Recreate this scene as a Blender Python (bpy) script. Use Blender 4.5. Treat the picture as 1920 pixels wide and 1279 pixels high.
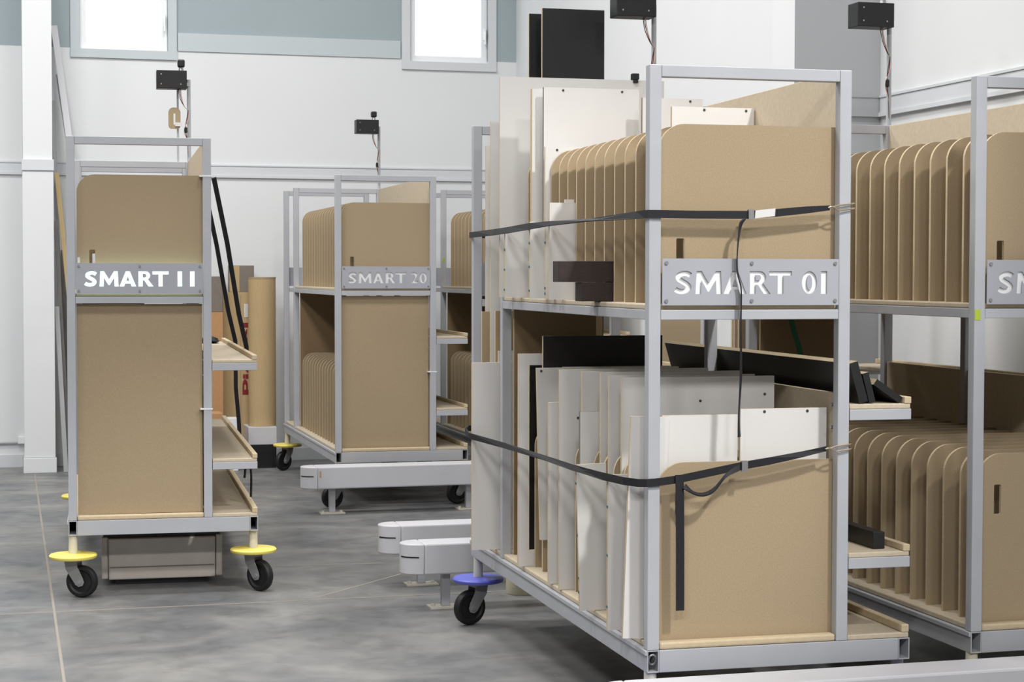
import bpy, bmesh, math, random
from mathutils import Vector, Matrix
from mathutils.geometry import tessellate_polygon

for o in list(bpy.data.objects):
    bpy.data.objects.remove(o, do_unlink=True)
scene = bpy.context.scene
COL = scene.collection
R = math.radians
rng = random.Random(7)

# ---------------------------------------------------------------- camera
YAW = R(15.5)                      # the room is turned 15.5 degrees from the lens axis
cam_d = bpy.data.cameras.new('camera')
cam_d.sensor_width = 36.0
cam_d.sensor_fit = 'HORIZONTAL'
cam_d.lens = 3418.2 / 1920 * 36.0
cam_d.clip_end = 200
cam = bpy.data.objects.new('camera', cam_d)
COL.objects.link(cam)
cam.matrix_world = (Matrix.Translation((0, 0, 1.5622)) @ Matrix.Rotation(-YAW, 4, 'Z')
                    @ Matrix.Rotation(R(90) - 0.0367, 4, 'X') @ Matrix.Rotation(0.0015, 4, 'Z'))
scene.camera = cam

# ---------------------------------------------------------------- world, lamps, exposure
world = bpy.data.worlds.new('daylight')
scene.world = world
world.use_nodes = True
bg = world.node_tree.nodes['Background']
bg.inputs['Color'].default_value = (0.90, 0.96, 1.0, 1)
bg.inputs['Strength'].default_value = 2.2


def lamp(name, loc, target, size, energy, color=(1, 1, 1)):
    ld = bpy.data.lights.new(name, 'AREA')
    ld.shape = 'DISK'
    ld.size = size
    ld.energy = energy
    ld.color = color
    o = bpy.data.objects.new(name, ld)
    COL.objects.link(o)
    o.location = loc
    o.rotation_euler = (Vector(target) - Vector(loc)).to_track_quat('-Z', 'Y').to_euler()
    return o


for lx in (-3.2, -0.8, 1.6):
    for ly, watt in ((-3.6, 420), (5.2, 105), (8.6, 125), (11.8, 135)):  # the row behind the camera is added front fill
        lamp('hall_and_fill_lamp', (lx, ly, 6.4), (lx, ly, 0.0), 1.2, watt, (1.0, 0.985, 0.96))
# spotlight over the loading bay, aimed at the strapped cart
sd = bpy.data.lights.new('bay_spotlight', 'SPOT')
sd.energy = 1700
sd.spot_size = R(25)
sd.spot_blend = 0.6
sd.shadow_soft_size = 0.22
sd.color = (1.0, 0.985, 0.955)
so = bpy.data.objects.new('bay_spotlight', sd)
COL.objects.link(so)
so.location = (3.6, 1.0, 6.3)
so.rotation_euler = (Vector((1.85, 5.9, 1.45)) - Vector(so.location)).to_track_quat('-Z', 'Y').to_euler()

scene.view_settings.view_transform = 'Standard'
scene.view_settings.look = 'None'
scene.view_settings.gamma = 1.0
scene.view_settings.use_curve_mapping = False
scene.view_settings.exposure = -0.2


# ---------------------------------------------------------------- materials
def s2l(c):
    return tuple((v / 255 / 12.92) if v / 255 <= 0.04045 else ((v / 255 + 0.055) / 1.055) ** 2.4 for v in c)


def mat(name, rgb, rough=0.5, metal=0.0, var=0.0, scale=40.0, bump=0.0, bscale=200.0, spec=0.4, stretch=(1, 1, 1), emit=None, estr=0):
    m = bpy.data.materials.new(name)
    m.use_nodes = True
    nt = m.node_tree
    b = nt.nodes['Principled BSDF']
    c = s2l(rgb)
    b.inputs['Base Color'].default_value = (*c, 1)
    b.inputs['Roughness'].default_value = rough
    b.inputs['Metallic'].default_value = metal
    b.inputs['Specular IOR Level'].default_value = spec
    tc = nt.nodes.new('ShaderNodeTexCoord')
    mp = nt.nodes.new('ShaderNodeMapping')
    mp.inputs['Scale'].default_value = stretch
    nt.links.new(tc.outputs['Object'], mp.inputs['Vector'])
    if var > 0:
        n = nt.nodes.new('ShaderNodeTexNoise')
        n.inputs['Scale'].default_value = scale
        n.inputs['Detail'].default_value = 6
        nt.links.new(mp.outputs['Vector'], n.inputs['Vector'])
        r = nt.nodes.new('ShaderNodeValToRGB')
        r.color_ramp.elements[0].position = 0.3
        r.color_ramp.elements[1].position = 0.7
        r.color_ramp.elements[0].color = (*[v * (1 - var) for v in c], 1)
        r.color_ramp.elements[1].color = (*[min(1, v * (1 + var)) for v in c], 1)
        nt.links.new(n.outputs['Fac'], r.inputs['Fac'])
        nt.links.new(r.outputs['Color'], b.inputs['Base Color'])
    if bump > 0:
        n2 = nt.nodes.new('ShaderNodeTexNoise')
        n2.inputs['Scale'].default_value = bscale
        nt.links.new(mp.outputs['Vector'], n2.inputs['Vector'])
        bp = nt.nodes.new('ShaderNodeBump')
        bp.inputs['Strength'].default_value = bump
        bp.inputs['Distance'].default_value = 0.002
        nt.links.new(n2.outputs['Fac'], bp.inputs['Height'])
        nt.links.new(bp.outputs['Normal'], b.inputs['Normal'])
    if emit:
        b.inputs['Emission Color'].default_value = (*emit, 1)
        b.inputs['Emission Strength'].default_value = estr
    return m


M = {}
M['steel'] = mat('grey_paint', (174, 176, 182), 0.45, var=0.04, scale=6)
M['mdf'] = mat('mdf_face', (165, 147, 120), 0.75, var=0.09, scale=220, bump=0.1, bscale=300, spec=0.15)
M['mdf_edge'] = mat('mdf_edge', (198, 181, 152), 0.75, var=0.06, scale=60, spec=0.15)
M['mdf_pale'] = mat('mdf_pale', (194, 181, 160), 0.75, var=0.06, scale=60, spec=0.15)
M['white'] = mat('white_laminate', (216, 214, 212), 0.35, var=0.015, scale=5)
M['black'] = mat('black_film', (27, 26, 27), 0.45, var=0.15, scale=25)
M['darkwood'] = mat('dark_brown_block', (52, 42, 40), 0.55, var=0.15, scale=30, stretch=(1, 1, 6))
M['strap'] = mat('black_webbing', (24, 24, 30), 0.65, var=0.12, scale=160)
M['metal'] = mat('zinc', (160, 160, 160), 0.35, metal=0.9)
M['brass'] = mat('brass_hook', (186, 172, 150), 0.35, metal=0.9)
M['rubber'] = mat('black_rubber', (26, 26, 28), 0.55, var=0.15, scale=30)
M['fork'] = mat('fork_grey', (146, 146, 148), 0.5, metal=0.3)
M['yellow'] = mat('yellow_plastic', (240, 222, 112), 0.4)
M['blue'] = mat('blue_plastic', (96, 104, 200), 0.4)
M['cream'] = mat('cream_paint', (206, 202, 190), 0.5)
M['plate'] = mat('plate_grey', (164, 166, 174), 0.5, var=0.02, scale=8)
M['diffuser'] = mat('white_acrylic', (236, 236, 238), 0.3)
M['lit'] = mat('lit_acrylic', (240, 255, 255), 0.3, emit=(0.66, 1.0, 1.0), estr=1.35)
M['rail'] = mat('rail_grey', (200, 200, 205), 0.4, var=0.03, scale=4)
M['wall'] = mat('wall_white', (222, 224, 226), 0.85, var=0.012, scale=1.5, spec=0.1)
M['wallblue'] = mat('wall_blue_grey', (160, 172, 177), 0.85, var=0.02, scale=1.5, spec=0.1)
M['wallband'] = mat('wall_band', (192, 200, 204), 0.85, spec=0.1)
M['wallgrey'] = mat('wall_grey', (182, 185, 188), 0.85, spec=0.1)
M['ceil'] = mat('ceiling_grey', (150, 152, 154), 0.9, spec=0.1)
M['back'] = mat('mdf_shaded', (138, 117, 90), 0.75, var=0.09, scale=220, spec=0.15)  # MDF colour darkened to deepen the shade inside the lower bay
M['trim'] = mat('trim_white', (208, 211, 215), 0.6)
M['pvc'] = mat('window_pvc', (236, 238, 240), 0.3)
M['card'] = mat('cardboard', (184, 160, 122), 0.85, var=0.06, scale=30, stretch=(8, 8, 0.4), spec=0.1)
M['cardorange'] = mat('cardboard_orange', (188, 146, 106), 0.85, var=0.05, scale=30, spec=0.1)
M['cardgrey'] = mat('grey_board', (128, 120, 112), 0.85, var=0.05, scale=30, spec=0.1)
M['red'] = mat('red_ink', (128, 34, 38), 0.7)
M['redwire'] = mat('red_wire', (150, 40, 44), 0.5)
M['sheet'] = mat('brushed_sheet', (184, 177, 170), 0.42, metal=0.15, var=0.05, scale=9)
M['plank'] = mat('plank_wood', (196, 172, 126), 0.7, var=0.06, scale=20, stretch=(6, 6, 0.5))
M['greypvc'] = mat('grey_profile', (166, 168, 170), 0.5, var=0.05, scale=6)
M['darkpvc'] = mat('dark_profile', (112, 110, 108), 0.5, var=0.08, scale=8)
M['green'] = mat('green_webbing', (30, 92, 62), 0.6)
M['greentape'] = mat('green_tape', (172, 190, 60), 0.6)
M['drum'] = mat('cream_drum', (226, 218, 190), 0.6)
M['hole'] = mat('screw_dark', (60, 62, 64), 0.5)
M['teal'] = mat('teal_plug', (60, 110, 112), 0.5)
M['sill'] = mat('joint_filler', (146, 140, 132), 0.8)

# glass: clear pane
g = bpy.data.materials.new('window_glass')
g.use_nodes = True
nt = g.node_tree
nt.nodes.remove(nt.nodes['Principled BSDF'])
tr = nt.nodes.new('ShaderNodeBsdfTransparent')
gl = nt.nodes.new('ShaderNodeBsdfGlossy')
gl.inputs['Roughness'].default_value = 0.05
mx = nt.nodes.new('ShaderNodeMixShader')
mx.inputs['Fac'].default_value = 0.06
nt.links.new(tr.outputs[0], mx.inputs[1])
nt.links.new(gl.outputs[0], mx.inputs[2])
nt.links.new(mx.outputs[0], nt.nodes['Material Output'].inputs['Surface'])
M['glass'] = g

# concrete floor
fm = bpy.data.materials.new('polished_concrete')
fm.use_nodes = True
nt = fm.node_tree
b = nt.nodes['Principled BSDF']
tc = nt.nodes.new('ShaderNodeTexCoord')


def noise(scale, detail, dist=0.0, stretch=(1, 1, 1), rot=0):
    mp = nt.nodes.new('ShaderNodeMapping')
    mp.inputs['Scale'].default_value = stretch
    mp.inputs['Rotation'].default_value = (0, 0, rot)
    nt.links.new(tc.outputs['Object'], mp.inputs['Vector'])
    n = nt.nodes.new('ShaderNodeTexNoise')
    n.inputs['Scale'].default_value = scale
    n.inputs['Detail'].default_value = detail
    n.inputs['Distortion'].default_value = dist
    nt.links.new(mp.outputs['Vector'], n.inputs['Vector'])
    return n.outputs['Fac']


def ramp(fac, stops):
    r = nt.nodes.new('ShaderNodeValToRGB')
    while len(r.color_ramp.elements) < len(stops):
        r.color_ramp.elements.new(0.5)
    for e, (p, c) in zip(r.color_ramp.elements, stops):
        e.position = p
        e.color = (*c, 1)
    nt.links.new(fac, r.inputs['Fac'])
    return r.outputs['Color']


def mixc(mode, a, bb, fac):
    m = nt.nodes.new('ShaderNodeMix')
    m.data_type = 'RGBA'
    m.blend_type = mode
    if isinstance(fac, float):
        m.inputs[0].default_value = fac
    else:
        nt.links.new(fac, m.inputs[0])
    nt.links.new(a, m.inputs[6])
    nt.links.new(bb, m.inputs[7])
    return m.outputs[2]


base = ramp(noise(1.6, 10, 0.3), [(0.28, s2l((90, 92, 96))), (0.5, s2l((112, 113, 115))), (0.72, s2l((130, 129, 127)))])
fine = ramp(noise(8.0, 12, 0.6), [(0.3, (0.72, 0.72, 0.72)), (0.55, (1, 1, 1)), (0.78, (1.14, 1.14, 1.13))])
c1 = mixc('MULTIPLY', base, fine, 0.85)
scuff = ramp(noise(1.1, 9, 1.4, (1, 1.5, 1), 0.35), [(0.48, (0, 0, 0)), (0.74, (1, 1, 1))])
light = ramp(noise(1.0, 2), [(0.0, s2l((158, 156, 152))), (1.0, s2l((164, 162, 158)))])
m2 = nt.nodes.new('ShaderNodeMath')
m2.operation = 'MULTIPLY'
m2.inputs[1].default_value = 0.45
nt.links.new(scuff, m2.inputs[0])
c2 = mixc('MIX', c1, light, m2.outputs[0])
spk = ramp(noise(26.0, 3), [(0.70, (0, 0, 0)), (0.74, (1, 1, 1))])
m3 = nt.nodes.new('ShaderNodeMath')
m3.operation = 'MULTIPLY'
m3.inputs[1].default_value = 0.4
nt.links.new(spk, m3.inputs[0])
c3 = mixc('MIX', c2, light, m3.outputs[0])
nt.links.new(c3, b.inputs['Base Color'])
rr = ramp(noise(4.0, 6, 1.0), [(0.3, (0.36, 0.36, 0.36)), (0.7, (0.55, 0.55, 0.55))])
nt.links.new(rr, b.inputs['Roughness'])
b.inputs['Specular IOR Level'].default_value = 0.35
M['floor'] = fm


# ---------------------------------------------------------------- mesh helpers
class MB:
    def __init__(self):
        self.v, self.f, self.mi = [], [], []

    def face(self, idx, mi=0):
        self.f.append(idx)
        self.mi.append(mi)

    def box(self, x0, x1, y0, y1, z0, z1, mi=0, rot=None, off=(0, 0, 0)):
        k = len(self.v)
        pts = [(x0, y0, z0), (x1, y0, z0), (x1, y1, z0), (x0, y1, z0), (x0, y0, z1), (x1, y0, z1), (x1, y1, z1), (x0, y1, z1)]
        for p in pts:
            p = Vector(p)
            if rot is not None:
                p = rot @ p
            self.v.append(tuple(p + Vector(off)))
        for q in ((0, 3, 2, 1), (4, 5, 6, 7), (0, 1, 5, 4), (1, 2, 6, 5), (2, 3, 7, 6), (3, 0, 4, 7)):
            self.face([k + i for i in q], mi)
        return self

    def slab(self, loops, y0, y1, mi=0, mi_edge=0):
        """flat piece in the xz plane: outline loops (first outer, others holes), thick along y"""
        vs = [[Vector((p[0], p[1], 0)) for p in lp] for lp in loops]
        tris = tessellate_polygon(vs)
        flat = [p for lp in loops for p in lp]
        k = len(self.v)
        n = len(flat)
        self.v += [(p[0], y0, p[1]) for p in flat] + [(p[0], y1, p[1]) for p in flat]
        for t in tris:
            a, bq, c = [flat[i] for i in t]
            cr = (bq[0] - a[0]) * (c[1] - a[1]) - (bq[1] - a[1]) * (c[0] - a[0])
            t = t if cr > 0 else (t[0], t[2], t[1])     # ccw seen from -y
            self.face([k + i for i in t], mi)
            self.face([k + n + t[0], k + n + t[2], k + n + t[1]], mi)
        s = 0
        for li, lp in enumerate(loops):
            m = len(lp)
            area = sum(lp[i][0] * lp[(i + 1) % m][1] - lp[(i + 1) % m][0] * lp[i][1] for i in range(m))
            flip = (area > 0) != (li == 0)
            for i in range(m):
                a, bq = k + s + i, k + s + (i + 1) % m
                q = [a, a + n, bq + n, bq] if not flip else [a, bq, bq + n, a + n]
                self.face(q[::-1], mi_edge)
            s += m
        return self

    def lathe(self, prof, n=24, axis='z', off=(0, 0, 0), mi=0, close=True):
        """profile of (radius, height) turned about an axis"""
        k = len(self.v)
        m = len(prof)
        for i in range(n):
            a = 2 * math.pi * i / n
            for r, h in prof:
                x, y, z = r * math.cos(a), r * math.sin(a), h
                if axis == 'y':
                    x, y, z = x, h, y
                elif axis == 'x':
                    x, y, z = h, x, y
                self.v.append((x + off[0], y + off[1], z + off[2]))
        for i in range(n):
            j = (i + 1) % n
            for q in range(m - 1):
                self.face([k + i * m + q, k + j * m + q, k + j * m + q + 1, k + i * m + q + 1], mi)
        if close:
            self.face([k + i * m for i in range(n)][::-1], mi)
            self.face([k + i * m + m - 1 for i in range(n)], mi)
        return self

    def tube(self, pts, r, n=8, mi=0):
        pts = [Vector(p) for p in pts]
        k = len(self.v)
        up = Vector((0.13, 0.31, 0.94)).normalized()
        for i, p in enumerate(pts):
            t = (pts[min(i + 1, len(pts) - 1)] - pts[max(i - 1, 0)]).normalized()
            a = t.cross(up)
            if a.length < 0.05:
                a = t.cross(Vector((1, 0, 0)))
            a.normalize()
            bq = t.cross(a)
            for j in range(n):
                w = 2 * math.pi * j / n
                self.v.append(tuple(p + a * r * math.cos(w) + bq * r * math.sin(w)))
        for i in range(len(pts) - 1):
            for j in range(n):
                j2 = (j + 1) % n
                self.face([k + i * n + j, k + i * n + j2, k + (i + 1) * n + j2, k + (i + 1) * n + j], mi)
        self.face([k + j for j in range(n)][::-1], mi)
        e = k + (len(pts) - 1) * n
        self.face([e + j for j in range(n)], mi)
        return self

    def ribbon(self, pts, wid, thick=0.002, mi=0):
        """webbing: pts with a half-width vector each"""
        k = len(self.v)
        pts = [Vector(p) for p in pts]
        for i, p in enumerate(pts):
            w = Vector(wid[i])
            t = (pts[min(i + 1, len(pts) - 1)] - pts[max(i - 1, 0)]).normalized()
            nn = t.cross(w).normalized() * thick
            for q in (p + w + nn, p - w + nn, p - w - nn, p + w - nn):
                self.v.append(tuple(q))
        for i in range(len(pts) - 1):
            for j in range(4):
                j2 = (j + 1) % 4
                self.face([k + i * 4 + j, k + i * 4 + j2, k + i * 4 + 4 + j2, k + i * 4 + 4 + j], mi)
        self.face([k, k + 1, k + 2, k + 3], mi)
        e = k + (len(pts) - 1) * 4
        self.face([e + 3, e + 2, e + 1, e], mi)
        return self

    def mesh(self, name, mats, smooth=False):
        me = bpy.data.meshes.new(name)
        me.from_pydata(self.v, [], self.f)
        if not isinstance(mats, (list, tuple)):
            mats = [mats]
        for m in mats:
            me.materials.append(M[m] if isinstance(m, str) else m)
        me.polygons.foreach_set('material_index', self.mi)
        bm = bmesh.new()
        bm.from_mesh(me)
        bmesh.ops.recalc_face_normals(bm, faces=bm.faces)
        bm.to_mesh(me)
        bm.free()
        if smooth:
            me.polygons.foreach_set('use_smooth', [True] * len(me.polygons))
            me.set_sharp_from_angle(angle=R(40))
        me.update()
        return me


def obj(name, me, parent=None, loc=(0, 0, 0), rz=0.0, bevel=0.0):
    o = bpy.data.objects.new(name, me)
    COL.objects.link(o)
    o.parent = parent
    o.location = loc
    o.rotation_euler = (0, 0, rz)
    if bevel:
        md = o.modifiers.new('bevel', 'BEVEL')
        md.width = bevel
        md.segments = 2
        md.limit_method = 'ANGLE'
    return o


def tag(o, label, cat, group=None):
    o['label'] = label
    o['category'] = cat
    if group:
        o['group'] = group
    return o


def empty(name, loc, rz=0.0):
    o = bpy.data.objects.new(name, None)
    o.empty_display_size = 0.1
    COL.objects.link(o)
    o.location = loc
    o.rotation_euler = (0, 0, rz)
    return o


def struct(name, me, parent=None, bevel=0.0):
    o = obj(name, me, parent, bevel=bevel)
    if parent is None:
        o['kind'] = 'structure'
    return o


CACHE = {}


def cached(key, fn):
    if key not in CACHE:
        CACHE[key] = fn()
    return CACHE[key]


def boxm(key, dims, m, smooth=False):
    return cached(key, lambda: MB().box(*dims).mesh(key, m))


def rrect(x0, x1, z0, z1, r=(0, 0, 0, 0), n=8):
    """rounded rectangle outline, corner radii bl, br, tr, tl"""
    out = []
    for (cx, cz, sx, sz, a0, rad) in ((x0, z0, 1, 1, 180, r[0]), (x1, z0, -1, 1, 270, r[1]), (x1, z1, -1, -1, 0, r[2]), (x0, z1, 1, -1, 90, r[3])):
        if rad <= 0:
            out.append((cx, cz))
        else:
            for i in range(n + 1):
                a = R(a0 + 90 * i / n)
                out.append((cx + sx * rad + rad * math.cos(a), cz + sz * rad + rad * math.sin(a)))
    return out


# ---------------------------------------------------------------- the room
BW, RW = 15.2, 4.25     # back wall y, right wall x
struct('floor', MB().box(-18, RW, -14, BW, -0.1, 0).mesh('floor', 'floor'))
fl = bpy.data.objects['floor']
for x0, x1, y0, y1 in ((-18, RW, 8.613, 8.625), (0.195, 0.207, -14, 8.612), (0.195, 0.207, 8.626, 14.6)):
    struct('floor_joint', MB().box(x0, x1, y0, y1, 0.0002, 0.0012).mesh('floor_joint', 'sill'), fl)

for (xa, ya), (xb, yb) in (((1.431, 8.68), (1.999, 9.289)), ((1.30, 9.692), (1.954, 9.629))):
    dx, dy = xb - xa, yb - ya
    ll = math.hypot(dx, dy)
    nx, ny = -dy / ll * 0.007, dx / ll * 0.007
    b = MB()
    b.v = [(xa - nx, ya - ny, 0.0010), (xb - nx, yb - ny, 0.0010), (xb + nx, yb + ny, 0.0010), (xa + nx, ya + ny, 0.0010)]
    b.v += [(p[0], p[1], 0.0002) for p in b.v]
    for f in ((0, 1, 2, 3), (0, 4, 5, 1), (1, 5, 6, 2), (2, 6, 7, 3), (3, 7, 4, 0)):
        b.face(list(f))
    struct('floor_seam', b.mesh('floor_seam', 'sill'), fl)

# back wall with two window openings
W1 = (0.584, 1.291, 3.378, 4.5)
W2 = (3.311, 3.998, 3.365, 4.5)
wb = MB()
ZT, BZ0, BZ1 = 6.5, 3.384, 3.531
wb.box(-18, RW + 0.2, BW, BW + 0.2, 0, 3.30)
for x0, x1 in ((-18, W1[0]), (W1[1], W2[0]), (W2[1], RW + 0.2)):
    wb.box(x0, x1, BW, BW + 0.2, 3.30, BZ0)
    wb.box(x0, x1, BW, BW + 0.2, BZ0, ZT, 1)
for w in (W1, W2):
    wb.box(w[0], w[1], BW, BW + 0.2, 3.30, w[2])
    wb.box(w[0], w[1], BW, BW + 0.2, w[3], ZT, 1)
struct('wall_back', wb.mesh('wall_back', ['wall', 'wallblue']))
wall_back = bpy.data.objects['wall_back']
struct('wall_band', MB().box(1.37, 3.23, BW - 0.012, BW, BZ0, BZ1).mesh('wall_band', 'wallband'), wall_back)
for n, w in ((1, W1), (2, W2)):
    cx = (w[0] + w[1]) / 2
    f = MB()
    t = 0.07
    f.slab([rrect(w[0] - t, w[1] + t, w[2] - t, w[3] + t), rrect(w[0], w[1], w[2], w[3])], BW - 0.02, BW)
    win = struct('window_%d' % n, f.mesh('window_trim', 'wallband' if n == 1 else 'trim'))
    s = MB().slab([rrect(w[0], w[1], w[2], w[3]), rrect(w[0] + 0.055, w[1] - 0.055, w[2] + 0.055, w[3] - 0.055)], BW + 0.03, BW + 0.09)
    struct('window_sash', s.mesh('window_sash', 'pvc'), win, 0.006)
    struct('window_pane', MB().box(w[0] + 0.055, w[1] - 0.055, BW + 0.055, BW + 0.061, w[2] + 0.055, w[3] - 0.055).mesh('window_pane', 'glass'), win)
    h = MB().box(w[1] - 0.036, w[1] - 0.018, BW + 0.0, BW + 0.03, w[2] + 0.2, w[2] + 0.3)
    h.box(w[1] - 0.034, w[1] - 0.020, BW - 0.015, BW + 0.002, w[2] + 0.16, w[2] + 0.27)
    struct('window_handle', h.mesh('window_handle', 'pvc'), win, 0.003)

struct('ceiling', MB().box(-18, RW + 0.2, -14, BW + 0.2, ZT, ZT + 0.2).mesh('ceiling', 'ceil'))
struct('wall_left', MB().box(-18.2, -18, -14, BW, 0, ZT).mesh('wall_left', 'wallgrey'))
struct('wall_front', MB().box(-18.2, RW + 0.2, -14.2, -14, 0, ZT).mesh('wall_front', 'wallgrey'))
struct('wall_right', MB().box(RW, RW + 0.2, -14, BW, 0, ZT).mesh('wall_right', 'wall'))


def trim(n, x0, x1, y0, y1, axis):
    tm = MB()
    if axis == 'x':     # along x on a wall facing -y
        tm.box(x0, x1, y0 - 0.012, y0, 2.375, 2.45)
        tm.box(x0, x1, y0 - 0.022, y0, 2.355, 2.375)
        tm.box(x0, x1, y0 - 0.018, y0, 2.45, 2.462)
    else:               # along y on a wall facing -x
        tm.box(x0 - 0.012, x0, y0, y1, 2.375, 2.45)
        tm.box(x0 - 0.022, x0, y0, y1, 2.355, 2.375)
        tm.box(x0 - 0.018, x0, y0, y1, 2.45, 2.462)
    struct('trim_%d' % n, tm.mesh('trim', 'trim'))


trim(1, 0.361, RW, BW, 0, 'x')
trim(2, -18, 0.127, BW, 0, 'x')
trim(3, RW, 0, 8.66, BW - 0.03, 'y')
trim(4, RW, 0, -14, 8.37, 'y')
# pilaster on the right wall, pale flank and grey front
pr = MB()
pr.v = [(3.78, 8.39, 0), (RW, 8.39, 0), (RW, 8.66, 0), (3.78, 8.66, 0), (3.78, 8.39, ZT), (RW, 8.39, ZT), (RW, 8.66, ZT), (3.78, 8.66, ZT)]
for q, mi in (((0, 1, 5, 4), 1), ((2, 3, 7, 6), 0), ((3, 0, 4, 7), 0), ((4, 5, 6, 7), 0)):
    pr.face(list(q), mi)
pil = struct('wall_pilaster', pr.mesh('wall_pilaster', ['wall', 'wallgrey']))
pt = MB().box(3.765, RW, 8.378, 8.39, 2.375, 2.45).box(3.757, RW, 8.368, 8.39, 2.355, 2.375).box(3.762, RW, 8.372, 8.39, 2.45, 2.462)
struct('pilaster_trim', pt.mesh('pilaster_trim', 'wallgrey'), pil)
# slim column at the back wall
cl = struct('wall_column', MB().box(0.133, 0.355, 14.72, BW, 0, ZT).mesh('wall_column', 'wall'))
struct('column_casing', MB().box(0.126, 0.362, 14.70, 14.72, 0.12, 2.36).mesh('column_casing', 'wall'), cl, 0.003)
struct('column_trim', MB().box(0.122, 0.366, 14.69, 14.72, 2.362, 2.45).mesh('column_trim', 'trim'), cl, 0.003)
struct('column_base', MB().box(0.118, 0.37, 14.688, 14.72, 0, 0.118).mesh('column_base', 'wall'), cl, 0.003)
struct('baseboard_back', MB().box(-18, 0.117, BW - 0.014, BW, 0, 0.10).box(0.372, RW, BW - 0.014, BW, 0, 0.10).mesh('baseboard_back', 'trim'))

# ---------------------------------------------------------------- cart geometry (metres, cart frame: x right, y back, z up)
Wd, Et = 0.684, 0.905
ZB, ZBT, ZS0, ZS1, ZP0, ZP1, ZTOP = 0.301, 0.3724, 1.4186, 1.4501, 1.4644, 1.6119, 2.2188
D, DM, T = 2.495, 1.957, 0.04
PITCH, Y0 = 0.1165, 0.045
LOWER, UPPER = 0.392, 1.468      # top faces of the decks


def tube_y(x0, x1, y0, y1, z0, z1, t=0.004):
    b = MB()
    o = [(x0, z0), (x1, z0), (x1, z1), (x0, z1)]
    i = [(x0 + t, z0 + t), (x1 - t, z0 + t), (x1 - t, z1 - t), (x0 + t, z1 - t)]
    b.v = [(p[0], y, p[1]) for y in (y0, y1) for p in o + i]
    for k in range(4):
        j = (k + 1) % 4
        b.face([k, j, 8 + j, 8 + k])
        b.face([4 + k, 12 + k, 12 + j, 4 + j])
        b.face([k, 4 + k, 4 + j, j])
        b.face([8 + k, 8 + j, 12 + j, 12 + k])
    return b


def divider_mesh(lower):
    h = 0.57
    z = 0.0
    hole = (0.335, 0.435) if lower else (0.107, 0.208)
    if lower:
        hole = (h - 0.205, h - 0.105)
    outer = rrect(0.048, 0.648, z, z + h, (0, 0, 0, 0.085), 10)
    inner = rrect(0.106, 0.133, hole[0], hole[1], (0.004,) * 4, 2)
    return MB().slab([outer, inner], 0, 0.012, 0, 1).mesh('divider', ['mdf', 'mdf_edge'])


def catmull(p, n=8):
    out = []
    for i in range(len(p) - 1):
        p0, p1, p2, p3 = p[max(i - 1, 0)], p[i], p[i + 1], p[min(i + 2, len(p) - 1)]
        for k in range(n):
            t = k / n
            out.append(tuple(0.5 * (2 * p1[c] + (p2[c] - p0[c]) * t + (2 * p0[c] - 5 * p1[c] + 4 * p2[c] - p3[c]) * t * t
                                    + (-p0[c] + 3 * p1[c] - 3 * p2[c] + p3[c]) * t ** 3) for c in range(len(p1))))
    out.append(tuple(p[-1]))
    return out


def stroke(sp, w):
    sp = [Vector(q) for q in sp]
    lft, rgt = [], []
    for i, q in enumerate(sp):
        t = (sp[min(i + 1, len(sp) - 1)] - sp[max(i - 1, 0)]).normalized()
        n = Vector((-t.y, t.x)) * w
        lft.append(tuple(q + n))
        rgt.append(tuple(q - n))
    return lft + rgt[::-1]


def arc(cx, cy, rx, ry, a0, a1, n=14):
    return [(cx + rx * math.cos(R(a0 + (a1 - a0) * i / n)), cy + ry * math.sin(R(a0 + (a1 - a0) * i / n))) for i in range(n + 1)]


def glyph(ch):
    if ch == 'S':
        sp = catmull([(0.70, 0.80), (0.56, 0.88), (0.38, 0.885), (0.20, 0.80), (0.19, 0.66), (0.34, 0.55), (0.52, 0.44), (0.62, 0.30), (0.53, 0.16), (0.34, 0.11), (0.17, 0.14), (0.05, 0.21)], 4)
        return [stroke(sp, 0.115)]
    if ch == 'M':
        return [[(0, 0), (0.05, 1), (0.27, 1), (0.57, 0.47), (0.87, 1), (1.09, 1), (1.14, 0), (0.90, 0), (0.875, 0.58), (0.61, 0.1), (0.53, 0.1), (0.265, 0.58), (0.24, 0)]]
    if ch == 'A':
        return [[(0, 0), (0.38, 1), (0.62, 1), (1, 0), (0.73, 0), (0.66, 0.19), (0.34, 0.19), (0.27, 0)], [(0.405, 0.37), (0.5, 0.66), (0.595, 0.37)]]
    if ch == 'R':
        o = [(0, 0), (0, 1)] + arc(0.42, 0.72, 0.28, 0.28, 90, -60, 12) + [(0.90, 0), (0.60, 0), (0.35, 0.40), (0.25, 0.40), (0.25, 0)]
        return [o, [(0.25, 0.83)] + arc(0.38, 0.715, 0.10, 0.115, 90, -90, 8) + [(0.25, 0.60)]]
    if ch == 'T':
        return [[(0.365, 0), (0.365, 0.8), (0, 0.8), (0, 1), (0.98, 1), (0.98, 0.8), (0.615, 0.8), (0.615, 0)]]
    if ch == '0':
        return [arc(0.335, 0.5, 0.335, 0.5, 0, 345, 23), arc(0.335, 0.5, 0.115, 0.33, 0, 345, 23)]
    if ch == '2':
        o = [(0.04, 0), (0.04, 0.08)] + catmull([(0.04, 0.08), (0.22, 0.33), (0.36, 0.56), (0.37, 0.72), (0.28, 0.81), (0.17, 0.78), (0.08, 0.70)], 3)[1:]
        o += [(0.02, 0.86)] + catmull([(0.02, 0.86), (0.12, 0.97), (0.33, 1.0), (0.53, 0.92), (0.59, 0.74), (0.52, 0.54), (0.40, 0.35), (0.33, 0.22)], 3)[1:] + [(0.62, 0.22), (0.62, 0)]
        return [o]
    if ch == 'I':
        return [[(0, 0), (0, 1), (0.27, 1), (0.27, 0)]]
    return []


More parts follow.
